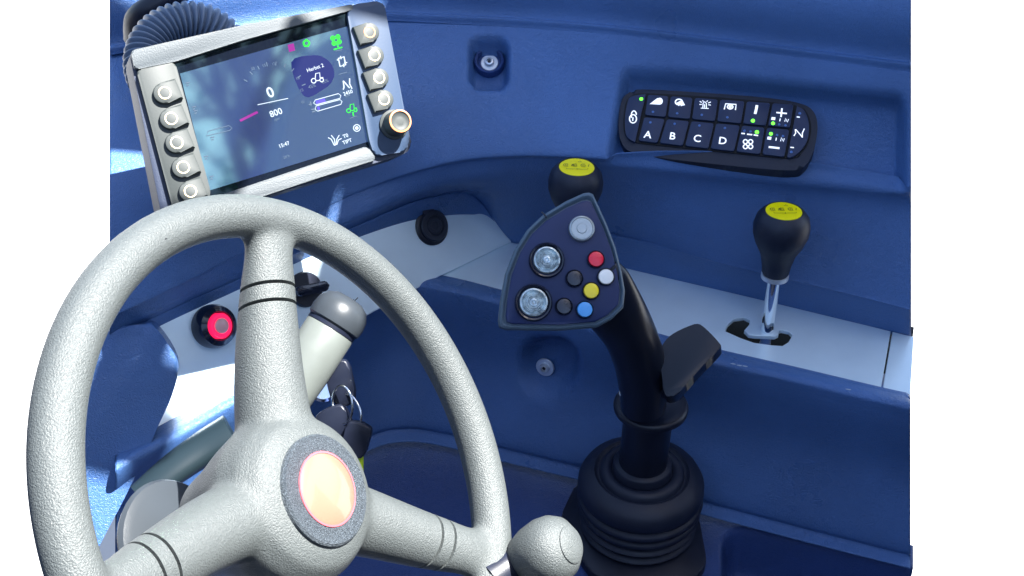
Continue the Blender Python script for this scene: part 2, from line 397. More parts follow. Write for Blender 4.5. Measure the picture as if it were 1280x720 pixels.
# slanted left trim panel with socket and switches
A = atz(640, 302, .0022); B = atz(203, 519, .0022); T = atz(442, 284, .072)
axx = (A-B).normalized(); nn = (A-B).cross(T-B).normalized(); nn = nn if nn.dot(CAM-A) > 0 else -nn
FL = Frame(atz(442, 400, .0022), axx, nn)
lp = FL.pts([(638, 301), (628, 292), (613, 271), (604, 256), (595, 247.5), (582, 243), (562, 243.5), (530, 251), (505, 259), (442, 284), (360, 321), (285, 355), (189, 399), (176, 418), (172, 500), (190, 560), (300, 490), (440, 402), (544, 346)])
trimL = plate('dash_trim_panel', lp, [], FL, .004, SILVER, 'slanted silver dash panel carrying the capped socket and rotary switch', 'trim panel', bev=.0012)

def scalef(F, x, y): # metres per pixel near a point of the frame
    a = V(F(x, y)); c = V(F(x+5, y)); return (a-c).length/5
SOCK = mat('worn_black_socket_plastic', (.022, .028, .045), .38, bump=.3, bscale=700, bdist=.0004)
T = thing('power_socket', 'round black capped power socket in the silver dash panel', 'power socket', Frame(FL.m @ V((*FL(537, 284), .003)), FL.ax, FL.n))
R_ = .0185
lathe('socket_ring', [(R_, 0), (R_, .002), (R_-.0015, .0032), (R_-.004, .0032), (R_-.0045, .001), (0, .001)], BLACK, T)
lathe('socket_cap', [(R_-.0028, .002), (R_-.0028, .0055), (R_-.004, .0068), (.0105, .0068), (.0096, .0052), (.0088, .0052), (.0080, .0062), (.0045, .0062), (.0040, .0056), (0, .0058)], SOCK, T, c=(.001, .0005))
prism('hinge', rrect(-.0065, R_-.0052, .0065, R_+.0045, .002), .001, .0065, RUBBER, T, bev=.001)
# rotary switch
FRm = Frame(FL.m @ V((*FL(379, 362), .002)), FL.ax, FL.n)
T = thing('rotary_switch', 'black rotary switch with a raised bar grip and a 0 mark', 'rotary switch', FRm)
lathe('dial_base', [(.0165, 0), (.0165, .004), (.0155, .006), (0, .006)], BLACK, T)
bb = bmesh.new(); prism_bm(bb, rrect(-.0165, -.0048, .0165, .0048, .004), .005, .019, .002, 3)
bmesh.ops.transform(bb, matrix=Matrix.Rotation(math.radians(-12), 4, 'Z'), verts=bb.verts); fin('grip', bb, BLKB, T)
text('mark', '0', FRm.loc(FL.m @ V((*FL(359, 338), .003)))[:2], .010, .0012, INK, T)
ribbons('tick', [[FRm.loc(FL.m @ V((*FL(361, 345), .003)))[:2], FRm.loc(FL.m @ V((*FL(363, 351), .003)))[:2]]], .0009, .001, INK, T)
for (q, s) in (((423, 382), .004),):
    pass
# hazard push switch
FH = Frame(FL.m @ V((*FL(264, 408), .002)), FL.ax, (FL.n+V((.35, -.1, .1))).normalized())
T = thing('push_switch', 'round black push switch with glowing red ring beside the wheel spoke', 'push switch', FH)
lathe('bezel', [(.0195, -.003), (.0195, .006), (.0175, .012), (.013, .0145), (.012, .0135), (.0118, .009), (0, .009)], BLKB, T)
lathe('red_ring', [(.0112, .009), (.0112, .0145), (.0102, .016), (.0072, .016), (.007, .013), (.0001, .013)], REDGLOW, T)
lathe('lens', [(.0068, .012), (.0068, .0165), (.005, .0178), (0, .0182)], PINKLENS, T)
# small tick marks on the trim behind the stalk
mk = [[FL(420+i*5, 386-i*2.2), FL(425+i*5, 381-i*2.2)] for i in range(5)]
o = ribbons('dial_marks', mk, .0008, .0036, INK, None); o.parent = trimL; o.matrix_parent_inverse = Matrix()

# ------------------------------------------------------------------ bolts
def bolt(px, py, P, n, r, label):
    T = thing('bolt', label, 'bolt', Frame(P, V((1, 0, 0)), n), group='bolts holding the dash mouldings')
    lathe('washer', [(r, 0), (r, .0012), (r*.94, .0018), (r*.5, .0018), (r*.48, .001), (0, .001)], STEEL, T, n=36)
    lathe('bolt_head', [(r*.55, .001), (r*.55, .004), (r*.47, .0056), (r*.30, .0060), (r*.26, .003), (0, .003)], STEEL, T, n=24)
    prism('socket_bit', [(r*.2*math.cos(a*math.pi/3), r*.2*math.sin(a*math.pi/3)) for a in range(6)], .003, .0042, BLACK, T)
    return T
dg = bpy.context.evaluated_depsgraph_get()
def hit(o, x, y, avg=True):
    r = ray(x, y).normalized(); ok, p, n, i = o.ray_cast(CAM, r)
    if n.dot(r) > 0: n = -n
    return p, n
bpy.context.view_layer.update()
p, n = hit(dash, 612, 80); T = bolt(0, 0, p+n*.001, n, .0086, 'bolt sunk in the deep pocket of the upper dashboard')
lathe('sleeve', [(.0150, -.002), (.0150, .006), (.0138, .008), (.0118, .007), (.0105, .0015), (.0084, .0005)], LEATHER2, T)
p, n = hit(blk, 683, 457); bolt(0, 0, p+n*.003, n, .0095, 'bright bolt in the shallow dimple below the joystick head')

# ------------------------------------------------------------------ keypad
HK = [hit(dash, x, y)[0] for x, y in ((785, 125), (1005, 140), (785, 190), (990, 213), (890, 128), (890, 200), (900, 165))]
ck = sum(HK, V())/7; ax = ((HK[1]+HK[3])-(HK[0]+HK[2])).normalized()
upv = ((HK[0]+HK[1]+HK[4])/3-(HK[2]+HK[3]+HK[5])/3); upv = (upv-ax*upv.dot(ax)).normalized(); nk = ax.cross(upv)
off = max((q-ck).dot(nk) for q in HK); print('KEYPLANE', nk, off, [(q-ck).dot(nk) for q in HK])
FK = Frame(ck+nk*(off-.0012), ax, nk)
T = thing('keypad', 'long rounded black keypad with lettered keys and green lights in the dashboard pocket', 'keypad', FK)
def kp(cx, cy, h=.011): return FK(760+cx/4.571, 90+cy/4.571, h)
outl = [(75, 175), (115, 122), (200, 100), (600, 122), (900, 147), (1080, 175), (1165, 215), (1197, 300), (1180, 430), (1130, 530), (1040, 562), (700, 535), (300, 490), (130, 455), (75, 395), (60, 300)]
prism('panel_body', closed([kp(x, y, .008) for x, y in outl], 8), -.012, .008, RUBBER, T, bev=.0045, seg=5, ang=75)
inl = [(100, 180), (130, 138), (205, 121), (600, 142), (900, 168), (1070, 190), (1130, 220), (1160, 300), (1150, 390), (1110, 455), (1040, 493), (700, 462), (300, 420), (150, 400), (100, 360), (88, 290)]
prism('key_mat', closed([kp(x, y, .009) for x, y in inl], 5), .006, .0088, DARK, T, bev=.0006)
TOP = [222, 352, 490, 634, 787, 934, 1067]; MID = [205, 336, 474, 618, 766, 908, 1046]; MI2 = [201, 331, 470, 612, 760, 902, 1042]; BOT = [167, 289, 434, 580, 727, 876, 1014]
yt = lambda x: 126+.068*(x-222); ym = lambda x: 252+.086*(x-205); yb = lambda x: 398+.11*(x-167)
def key(P, r=.0018):
    return prism('key', roundpoly([kp(*q) for q in P], r), .0075, .0112, KEYNAVY, T, bev=.0007, seg=2)
ZK = .0113; PXM = scalef(FK, 890, 160)/4.571
def led(K, x, y, m, r=8):
    b = bmesh.new(); c = kp(x, y, ZK); lathe_bm(b, [(r*PXM, ZK-.0005), (r*PXM*.9, ZK+.0002), (0, ZK+.0006)], c, 14); return fin('indicator_light', b, m, K)
g = 7
def arc(cx, cy, rx, ry, a0, a1, n=12): return [(cx+rx*math.cos(math.radians(a0+(a1-a0)*i/n)), cy-ry*math.sin(math.radians(a0+(a1-a0)*i/n))) for i in range(n+1)]
def sym(K, lines, wd=6): return ribbons('symbol', [[kp(x, y, ZK) for x, y in L] for L in lines], wd*PXM, ZK, PRINT, K)
def fillsym(K, P): b = bmesh.new(); f = b.faces.new([b.verts.new((*kp(x, y, ZK), ZK+.0003)) for x, y in P]); b.normal_update(); (f.normal.z < 0) and f.normal_flip(); me = bpy.data.meshes.new('symbol'); b.to_mesh(me); b.free(); return link('symbol', me, PRINT, K, False)
up_sym = []
for i in range(6):
    K = key([(TOP[i]+g, yt(TOP[i])+4), (TOP[i+1]-g, yt(TOP[i+1])+4), (MID[i+1]-g, ym(MID[i+1])-g), (MID[i]+g, ym(MID[i])-g)]); up_sym.append(K)
lo = []
for i in range(6):
    K = key([(MI2[i]+g, ym(MI2[i])+g), (MI2[i+1]-g, ym(MI2[i+1])+g), (BOT[i+1]-g, yb(BOT[i+1])-g), (BOT[i]+g, yb(BOT[i])-g)]); lo.append(K)
kl = prism('key', closed([kp(*q) for q in [(130, 142), (208, 128), (213, 140), (185, 260), (158, 385), (148, 397), (110, 372), (98, 330), (98, 250), (110, 180)]], 4), .0075, .0112, KEYNAVY, T, bev=.0007)
kr = prism('key', closed([kp(*q) for q in [(1078, 205), (1085, 198), (1125, 225), (1148, 300), (1140, 385), (1100, 450), (1050, 486), (1025, 484), (1028, 465), (1055, 330)]], 4), .0075, .0112, KEYNAVY, T, bev=.0007)
led(kl, 190, 154, GREEN, 11)
sym(kl, [arc(143, 268, 20, 24, 60, 420, 16), arc(148, 245, 14, 22, 0, 180)+[(134, 262)], [(143, 260), (141, 280)]], 7)
for i, (x, y) in enumerate([(257, 228), (395, 236), (536, 245), (682, 259)]): led(up_sym[i], x, y, DIM)
for i, (x, y) in enumerate([(242, 288), (381, 296), (522, 306), (668, 320)]): led(lo[i], x, y, DIM)
for i, (s, x, y) in enumerate([('A', 227, 360), ('B', 368, 368), ('C', 510, 382), ('D', 655, 395)]):
    text('letter', s, kp(x, y, ZK), 64*PXM, ZK+.0002, PRINT, lo[i], ang=math.radians(-1), bold=.012)
fillsym(up_sym[0], [(238, 184), (282, 150), (305, 160), (306, 182), (296, 187)]); sym(up_sym[0], [arc(296, 167, 13, 16, 0, 360, 14)], 8)
sym(up_sym[1], [arc(405, 172, 20, 16, 20, 330, 14)], 8); fillsym(up_sym[1], [(390, 178), (424, 160), (440, 190), (425, 193)]); sym(up_sym[1], [[(400, 182), (405, 194)], [(412, 178), (420, 196)]], 4)
sym(up_sym[2], [[(542, 205), (543, 180), (552, 170), (562, 180), (562, 206)], [(530, 207), (575, 209)], [(524, 168), (536, 175)], [(522, 186), (536, 186)], [(588, 172), (572, 178)], [(588, 190), (573, 188)], [(540, 163), (546, 170)], [(570, 164), (563, 171)], [(552, 185), (552, 204)]], 5)
sym(up_sym[3], [[(664, 214), (672, 182), (732, 186), (728, 218)], arc(698, 200, 16, 12, 0, 360, 14), arc(698, 200, 6, 5, 0, 360, 8)], 7)
sym(up_sym[4], [[(851, 190), (847, 214), (840, 240)]], 15); led(up_sym[4], 828, 278, GREEN, 12)
sym(up_sym[5], [[(962, 232), (1022, 238)], [(994, 208), (988, 258)]], 9)
for K, P, cols in ((up_sym[5], [(943, 293), (978, 300), (1014, 305)], (GREEN, DIM, DIM)), (lo[5], [(931, 353), (966, 360), (1000, 366)], (GREEN, DIM, DIM))):
    for (x, y), m in zip(P, cols): led(K, x, y, m, 11 if m is GREEN else 8)
fillsym(up_sym[5], [(935, 258), (957, 260), (954, 276), (932, 274)]); sym(up_sym[5], [[(984, 266), (981, 282)], [(1010, 284), (1014, 266), (1026, 288), (1031, 270)]], 5)
fillsym(lo[5], [(912, 370), (934, 372), (931, 388), (909, 386)]); sym(lo[5], [[(962, 376), (959, 393)], [(986, 396), (990, 376), (1003, 398), (1007, 380)], ], 5)
sym(lo[5], [[(918, 429), (980, 436)]], 12)
for x, y, m in ((780, 336, DIM), (815, 340, DIM), (851, 343, GREEN)): led(lo[4], x, y, m, 12 if m is GREEN else 8)
sym(lo[4], [[(762, 351), (782, 353)], [(794, 356), (824, 359)], [(832, 360), (858, 364)]], 8)
for a, c in ((45, 0), (135, 0), (225, 0), (315, 0)):
    cx, cy = 800+21*math.cos(math.radians(a)), 413-20*math.sin(math.radians(a)); sym(lo[4], [arc(cx, cy, 12, 12, 0, 360, 12)], 7)
sym(kr, [[(1062, 366), (1072, 350), (1070, 328)], [(1072, 328), (1110, 372)], [(1122, 324), (1110, 350), (1110, 375)]], 6)
sym(kr, [[(1078, 257), (1096, 259)]], 7); sym(kr, [[(1042, 431), (1062, 433)]], 7); led(kr, 1096, 236, DIM, 9); led(kr, 1048, 457, DIM, 9)

# ------------------------------------------------------------------ display
P0 = at(218, 80, .86); P1 = at(433, 12, .915); wx = (P1-P0).normalized()
best = min((abs((at(258, 240, t)-P0).normalized().dot(wx)), t) for t in [.80+i*.001 for i in range(140)])
P3 = at(258, 240, best[1]); mo = (P0+P3)/2+wx*.06; nm = ((CAM-mo).normalized()+RT*.22+UP*.20).normalized()
FM = Frame(mo, wx, nm)
vv_ = (mo-CAM).normalized(); rf_ = vv_-nm*2*vv_.dot(nm); print('REFL', mo, rf_)
T = thing('display_terminal', 'grey display terminal with lit colour screen and ring marked soft keys', 'display', FM)
M = lambda x, y, h=0: FM(x, y, h)
PM = scalef(FM, 340, 130)
prism('housing', roundpoly(FM.pts([(162, 63), (300, 31), (470, 0), (478, 4), (498, 95), (517, 183), (507, 192), (395, 226), (214, 283), (204, 276)], .004), .006), -.034, .001, SIDEBLK, T, bev=.003, seg=3, bot=True, ang=50)
# raised frame strips round the glass
prism('top_bezel', roundpoly(FM.pts([(163, 64), (300, 33), (440, 6), (441, 12), (433, 15), (300, 52), (218, 78), (168, 88)], .004), .003), .0005, .0065, BEZEL, T, bev=.0025, seg=3)
prism('bottom_bezel', roundpoly(FM.pts([(264, 248), (458, 183), (470, 200), (400, 222), (300, 255), (266, 262)], .004), .003), .0005, .0065, BEZEL, T, bev=.002, seg=3)
prism('key_column', roundpoly(FM.pts([(170, 88), (210, 76), (219, 80), (263, 240), (258, 262), (218, 270)], .004), .004), .0005, .006, KEYGREY, T, bev=.0015)
prism('key_column', roundpoly(FM.pts([(433, 16), (440, 6), (474, 2), (480, 8), (512, 178), (505, 190), (468, 196), (461, 178)], .004), .006), .0005, .006, PANELBLUE, T, bev=.0015)
def softkey(x, y, right, rm):
    c = V(M(x, y, .010)); d = 1 if not right else -1
    hx, hy = 13.5*PM, 12.6*PM
    P = []
    for k in range(13):
        a = math.radians(90+180*k/12); P.append((c.x+d*hx*math.cos(a), c.y+hy*math.sin(a)))
    P += [(c.x+d*hx*1.35, c.y-hy*1.0), (c.x+d*hx*1.35, c.y+hy*1.0)]
    K = prism('soft_key', P, .004, .0100, KEYGREY, T, bev=.0014)
    b = bmesh.new(); ro, ri = 7.6*PM, 6.2*PM
    A_ = [b.verts.new((c.x+ro*math.cos(t*math.pi/16), c.y+ro*math.sin(t*math.pi/16), .01022)) for t in range(32)]
    B_ = [b.verts.new((c.x+ri*math.cos(t*math.pi/16), c.y+ri*math.sin(t*math.pi/16), .01022)) for t in range(32)]
    for t in range(32): b.faces.new((A_[t], A_[(t+1) % 32], B_[(t+1) % 32], B_[t]))
    fin('ring_mark', b, rm, K, False)
for x, y in ((206, 116), (214, 148), (221, 178), (229, 209), (238, 239)): softkey(x, y, False, CREAM)
for i, (x, y) in enumerate(((462, 40), (468, 69), (474, 97), (480, 124))): softkey(x, y, True, ORANGE if i == 0 else CREAM)
c = M(492, 156, .006)
K = lathe('jog_knob', [(.0118, .004), (.0118, .008), (.0098, .009), (.0096, .021), (.0088, .0228), (.0075, .0232), (.006, .0222), (.003, .0222), (0, .0226)], KEYGREY, T, c=c)
b = bmesh.new(); lathe_bm(b, [(.0091, .0224), (.0089, .0236), (.0078, .0238), (.0077, .0232)], c, 40, cap=False); fin('ring_mark', b, ORANGE, K)
# glass
scr = bpy.data.materials.new('display_glass'); scr.use_nodes = True; sn = scr.node_tree.nodes; sl = scr.node_tree.links
p_ = sn['Principled BSDF']; p_.inputs['Base Color'].default_value = (.004, .006, .012, 1); p_.inputs['Roughness'].default_value = .03
p_.inputs['IOR'].default_value = 1.5; p_.inputs['Specular IOR Level'].default_value = .5
p_.inputs['Specular Tint'].default_value = (.62, 1, .95, 1)
prism('glass_front', roundpoly(FM.pts([(212, 80), (436, 11), (466, 182), (258, 250)], .001), .003), .0004, .0014, scr, T)
lit = bpy.data.materials.new('lit_screen'); lit.use_nodes = True; sn = lit.node_tree.nodes; sl = lit.node_tree.links
p_ = sn['Principled BSDF']; p_.inputs['Base Color'].default_value = (.006, .012, .03, 1); p_.inputs['Roughness'].default_value = .05
p_.inputs['IOR'].default_value = 4.6; p_.inputs['Specular IOR Level'].default_value = .5; p_.inputs['Specular Tint'].default_value = (.60, 1, .70, 1)
p_.inputs['Emission Color'].default_value = (.02, .03, .12, 1); p_.inputs['Emission Strength'].default_value = .35
prism('screen', FM.pts([(225, 92), (434, 33), (460, 177), (262, 238)], .0016), .0012, .0017, lit, T, smooth=False)
SG = 1.0
sW = glow('screen_white', (.75, .85, 1), .30); sG = glow('screen_green', (.05, 1, .08), .28); sV = glow('screen_violet', (.12, .10, .75), .22)
sP = glow('screen_pink', (.5, .06, .45), .22); sN = glow('screen_navy', (.03, .05, .30), .16); sB = glow('screen_blue', (.15, .12, .95), .3); sL = glow('screen_grey', (.3, .42, .6), .16)

def stext(s, x, y, px, m, bold=0): text('screen_text', s, M(x, y, .002), px*PM, .0021, m, T, ang=0.0, bold=bold)
def slines(L, wd, m, nm_='screen_symbol'): ribbons(nm_, [[M(x, y, .002) for x, y in l] for l in L], wd*PM, .00195, m, T)
def sfill(L, m, z=.00185):
    prism('screen_field', FM.pts(L, .0018), .0016, z, m, T, smooth=False)
sfill(closed([(364, 78), (392, 69), (408, 74), (417, 86), (416, 100), (404, 112), (380, 120)], 4), sN)
sfill([(359.5, 56), (367, 54), (369, 63), (361.5, 65)], sP)
stext('0', 338, 116, 18, sW, .02); stext('km/h', 341, 127, 5, sL); stext('800', 345, 141, 11, sW, .01); stext('rpm', 346, 149, 4.5, sL)
stext('Herbst 2', 394, 85, 6.5, sW, .01); stext('45%', 390, 108, 6, sL); stext('45%', 406, 102, 6, sL); stext('2450', 435, 116, 6.5, sW, .01)
stext('15:47', 355, 181, 6.5, sW, .01); stext('24 h', 358, 196, 5, sL); stext('T0', 432, 170, 6.5, sW, .01); stext('TIPT', 434, 177, 6.5, sW, .01)
slines([[(322, 131), (360, 123)]], .9, sW)
def sarc(cx, cy, r, a0, a1, n=14, ry=None): return arc(cx, cy, r, ry or r, a0, a1, n)
# green fan + leaf
for a in (60, 150, 240, 330):
    cx, cy = 420+4.6*math.cos(math.radians(a)), 50-4.6*math.sin(math.radians(a)); sfill(closed([(cx+3.3*math.cos(t), cy+3.3*math.sin(t)) for t in (0, 1.05, 2.1, 3.14, 4.2, 5.2)], 2), sG)
slines([[(421, 55), (424, 61)], [(417, 62), (428, 59)]], 1.6, sG)
slines([sarc(383, 54, 3.6, 0, 360)], 2.2, sG)
slines([[(379+8*math.cos(a)*.5+4, 54-5.4*math.sin(a)), (383+3.5*math.cos(a), 54-3.5*math.sin(a))] for a in (0.3, 1.6, 2.8, 4.1, 5.3)], 1.4, sG)
slines([[(423, 73), (430, 71), (432, 81), (425, 83), (423, 73)]], 1.8, sW); slines([[(421, 75), (424, 75)], [(430, 79), (434, 78)], [(425.5, 70), (426.5, 74)], [(429, 80), (430, 84)]], 1.2, sW)
slines([[(429, 101), (430, 109), (429, 112)], [(429, 101), (437, 110)], [(437, 98), (437, 105), (440, 111)]], 1.5, sW)
slines([[(419, 64), (428, 62)], [(424, 93), (434, 90)], [(431, 121), (438, 119)], [(437, 148), (446, 145)]], .7, sL)
# tractors
def tractor(cx, cy, s, m):
    slines([sarc(cx-5*s, cy+4*s, 2.9*s, 0, 360), sarc(cx+5*s, cy+3*s, 2.3*s, 0, 360), [(cx-3*s, cy+1*s), (cx-2.5*s, cy-5*s), (cx+2.5*s, cy-6*s), (cx+3*s, cy), (cx+7*s, cy)], [(cx-2*s, cy+4*s), (cx+2.5*s, cy+3.5*s)]], 1.2*s, m)
tractor(397, 97, 1, sW); tractor(440, 135, .85, sG); slines([[(441, 140), (442, 145)]], 1.5, sG)
slines([sarc(446, 160, 4.2, 0, 360), ], 1.1, sW); sfill(circle((446, 160), 2.3, 12), sW)
slines([[(391+3, 125), (423, 117), (426, 119.5), (425, 123), (395, 131), (392, 129), (394, 125)], [(395, 132.5), (425, 124.5), (427.5, 127), (426, 130.5), (397, 139), (394, 137), (395, 132.5)]], .9, sW)
sfill([(394.5, 126), (406, 123), (407, 127.5), (395.5, 130.3)], sB); sfill([(396.5, 133.6), (399, 133), (400, 137.5), (397.5, 138)], sB)
slines([[(386, 131), (390, 130)], [(388, 127), (388, 132)], [(389, 137), (394, 136)], [(390, 140), (394, 139)]], 1.6, sL)
slines([[(418, 182), (414, 174), (410, 172)], [(419, 182), (418, 174), (414, 169)], [(420, 181), (421, 174), (424, 169)], [(421, 181), (423, 175), (427, 173)]], 1.1, sW)
for i in range(9):
    a = math.radians(150-i*16); x, y = 338+38*math.cos(a)+4, 122-40*math.sin(a); x2, y2 = 338+43*math.cos(a)+4, 122-45*math.sin(a)
    slines([[(x, y), (x2, y2)]], 1.1, sL)
for x, y in ((372, 98), (377, 113), (378, 128), (316, 86), (330, 82), (342, 80)): stext(random.choice(['10', '15', '20']), x, y, 5, sL)
slines([sarc(262-26, 168, 4, 0, 360)], 1.2, sG); slines([[(258, 170), (287, 163), (290, 160), (286, 157), (260, 164), (258, 170)]], .8, sL)
slines([[(300, 151), (322, 140)]], 3, sP)
for x, y in ((232, 104), (240, 134), (242, 139), (263, 172), (255, 196), (262, 221)): slines([[(x, y), (x+5, y-1)], [(x+1, y+3), (x+4, y+2)]], 1.2, sL)
# mounting bracket
T2 = T
b = bmesh.new(); tube_bm(b, spline([V((.03, 0, -.03)), V((.035, .0, -.07)), V((.04, -.02, -.12)), V((.045, -.04, -.16))], 6), .014, 14); fin('mounting_arm', b, BLACK, T)

# ------------------------------------------------------------------ corrugated hose
cen = at(236, 80, 1.0); pts = []
for k in range(0, 41):
    a = math.radians(205-k*215/40); pts.append(at(236+56*math.cos(a)*1.0, 78-52*math.sin(a), .98+.0016*k))
P = spline(pts, 14); N = len(P)
b = bmesh.new(); L = 0; acc = [0]
for i in range(1, N): L += (P[i]-P[i-1]).length; acc.append(L)
def hr(t):
    s = acc[min(N-1, int(round(t*(N-1))))]; c = .5+.5*math.cos(2*math.pi*s/.0052); r = .0135+.0034*(c**.6); return (r, r)
tube_bm(b, P, hr, 28, ref=(CAM-cen).normalized())
o = fin('corrugated_hose', b, HOSE, None, True, 80); tag(o, 'grey corrugated hose arching over the top of the display', 'hose')
o = tube('cable_bundle', spline([at(170, 48, 1.07), at(172, 24, 1.05), at(192, 8, 1.04), at(230, -16, 1.04)], 8), .011, BLACK, None, 14)
tag(o, 'thick black cable in the top left corner beside the hose', 'cable')

# ------------------------------------------------------------------ shift levers
def knob_lever(name, base, top, label, gate):
    T = thing(name, label, 'gear lever', loc=base, group='yellow capped levers in the silver plate')
    L = (top-base).length; m = axis_m(V((0, 0, 0)), top-base)
    b = bmesh.new(); lathe_bm(b, [(.0062, -.02), (.0062, L-.066), (.0066, L-.066)], n=24, M=m); fin('shaft', b, CHROME, T)
    b = bmesh.new(); lathe_bm(b, [(.009, L-.072), (.0125, L-.070), (.0125, L-.066), (.010, L-.0655)], n=24, M=m); fin('collar', b, STEEL, T)
    b = bmesh.new(); lathe_bm(b, [(.0112, L-.066), (.0122, L-.064), (.0132, L-.056), (.0160, L-.044), (.0215, L-.033), (.0247, L-.023), (.0250, L-.015), (.0232, L-.0075), (.0190, L-.002), (.0168, L-.0004), (.0165, L-.0012), (0, L-.0012)], n=44, M=m)
    fin('knob', b, RUBBER, T)
    b = bmesh.new(); lathe_bm(b, [(.0160, L-.0014), (.0158, L-.0006), (0, L+.0004)], n=36, M=m); S = fin('sticker', b, YELLOW, T)
    # gear pattern print
    def q(x, y): return (x*.00108, y*.00105)
    S.matrix_parent_inverse = Matrix()
    lines = []
    for cx in (-8.5, -1, 6): lines.append([q(cx+2.6*math.cos(a*.5236), 1+2.6*math.sin(a*.5236)) for a in range(2, 11)]); lines.append([q(cx+1.2*math.cos(a), 1+1.2*math.sin(a)) for a in (0, 1.05, 2.1, 3.14, 4.2, 5.2, 6.28)])
    lines += [[q(-4.6, -1), q(-3.6, 3)], [q(-3.2, -1), q(-2.4, 3)], [q(9.5, -1), q(10.4, 3)], [q(-9, -4), q(-9, -5.5), q(9, -5.5), q(9, -4)], [q(0, -4.5), q(0, -6.5)], [q(1, 7), q(3, 8.6), q(4.6, 7), q(1, 7)]]
    o = ribbons('print', lines, .00045, 0, INK, S, h=0)
    o.data.transform(m @ Matrix.Translation((0, 0, L+.0007)))
    return T
base = atz(958, 420, -.004); bz = aty(980, 263, base.y+.004)
knob_lever('gear_lever', base, bz, 'right hand black lever with yellow cap rising on a chrome shaft from the gate', True)
base2 = atz(716, 392-18, -.004) if False else None; t2 = aty(721, 208, .945); base2 = V((t2.x-.004, .945, .002))
knob_lever('gear_lever', base2, t2, 'black lever knob with yellow cap peeping out behind the joystick head', False)

# ------------------------------------------------------------------ joystick
ax0 = atz(796, 664, -.154); J = thing('joystick', 'large black joystick with coloured buttons rising from a rubber bellows', 'joystick', loc=ax0)
zz = lambda py: aty(800, py, ax0.y).z-ax0.z
r_ = .057
FJ = Frame((0, 0, 0), (1, -.12, 0), (0, 0, 1))
def jl(L): return [((atz(x, y, ax0.z)-ax0).x, (atz(x, y, ax0.z)-ax0).y) for x, y in L]
prism('base_plate', roundpoly(jl([(722, 606), (868, 628), (884, 716), (850, 742), (740, 728), (697, 660)]), .014), .0, .008, BLACK, J, bev=.003)
prof = [(.050, .006)]
z = .008
for k in range(4):
    prof += [(.0475+.0018*k, z), (.0520+.0016*k, z+.003), (.0540+.0012*k, z+.006), (.0520+.0014*k, z+.0088), (.0480+.0016*k, z+.0098)]; z += .0112
prof += [(.052, z), (.0560, z+.002), (.0575, z+.006), (.0570, z+.013), (.0540, z+.019), (.0470, z+.0235), (.0430, z+.0250), (.0420, z+.0240), (.0405, z+.0220), (.0385, z+.0222), (.0375, z+.0260), (.034, z+.029), (.0295, z+.0285), (.027, z+.026), (.0265, z+.034), (.0250, z+.036)]
lathe('bellows', prof, RUBBER, J, n=72, ang=60)
zc = zz(508)
tube('column', [V((0, 0, z)), V((.0005, 0, (z+zc)/2)), V((.002, 0, zc))], .0215, BLACK, J, 36)
cx = .003
lathe('collar', [(.0215, zc-.004), (.030, zc-.004), (.0322, zc-.002), (.0325, zc+.001), (.0312, zc+.0035), (.029, zc+.0045), (.0225, zc+.003)], BLACK, J, c=(cx, 0), n=56)
# grip: a swept handle from the collar up to the head
FHd = Frame(at(702, 340, .905), V((1, -.02, .0)), (CAM-at(702, 340, .905)).normalized()+V((.10, -.03, .22)))
def gp(x, y, Y): return aty(x, y, Y)-ax0
gpts = [gp(804, 508, .778), gp(804, 480, .777), gp(799, 450, .773), gp(787, 418, .766), gp(768, 388, .757), gp(748, 362, .756), gp(735, 345, .757)]
gP = spline(gpts, 8)
def gr(t):
    wv = interp([(0, .0192), (.17, .0208), (.33, .0212), (.5, .0215), (.67, .0245), (.85, .028), (1, .026)], t)
    dv = interp([(0, .020), (.33, .021), (.67, .016), (1, .010)], t); return (wv, dv)
tube('grip', gP, gr, GRIP, J, 32, ref=V((1, 0, 0)), ang=70)
# seam along the grip, small screw
lathe('screw', [(.0036, 0), (.0036, .001), (.0028, .0016), (.0012, .0012), (0, .0006)], STEEL, J, n=18, M=axis_m(aty(779, 491, ax0.y-.0185)-ax0, aty(779, 491, ax0.y-.024)-ax0))
# hand rest paddle at the right
FPd = Frame(aty(865, 450, .770), (1, -.30, .25), (-.2, -.62, .85))
pp = [(828, 470), (826, 444), (838, 424), (866, 410), (878, 411), (899, 432), (899, 440), (876, 464), (858, 484), (846, 497), (832, 497)]
o = prism('palm_rest', closed(FPd.pts(pp), 5), -.013, .009, GRIP, J, bev=.0075, seg=5, bot=True, ang=70)
o.data.transform(Matrix.Translation(-ax0) @ FPd.m)
tube('palm_rest_stem', spline([gp(800, 470, .775), gp(825, 478, .774), gp(850, 478, .773)], 6), .0135, GRIP, J, 20)
# head
out = [(736, 241), (741, 243), (747, 256), (758, 280), (769, 309), (777, 341), (781, 364), (779, 384), (765, 398), (747, 408), (699, 412), (633, 411), (625, 408), (623.5, 400), (626, 376), (632, 343), (644, 312), (660, 287), (679, 269), (707, 252), (729, 242)]
mm_ = Matrix.Translation(-ax0) @ FHd.m
H2 = lambda x, y, h=0: FHd(x, y, h)
def jp(name, P, z0, z1, m, par=J, **k):
    o = prism(name, P, z0, z1, m, par, **k); o.data.transform(mm_); return o
b = bmesh.new(); ccen = V(H2(712, 350)); O = [V(H2(*p)) for p in out]
ringsz = [(-.0005, .925), (.0015, .945), (.0022, .965), (.0014, .988), (.001, 1.0), (-.004, 1.012), (-.012, 1.0), (-.020, .93), (-.027, .80), (-.031, .60)]
rings = [[b.verts.new((*(ccen+(p-ccen)*s), zv)) for p in O] for zv, s in ringsz]
n_ = len(O)
for A_, B_ in zip(rings, rings[1:]):
    for k in range(n_): b.faces.new((A_[k], A_[(k+1) % n_], B_[(k+1) % n_], B_[k]))
b.faces.new(rings[0]); b.faces.new(rings[-1][::-1])
bmesh.ops.subdivide_edges(b, edges=[], cuts=1)
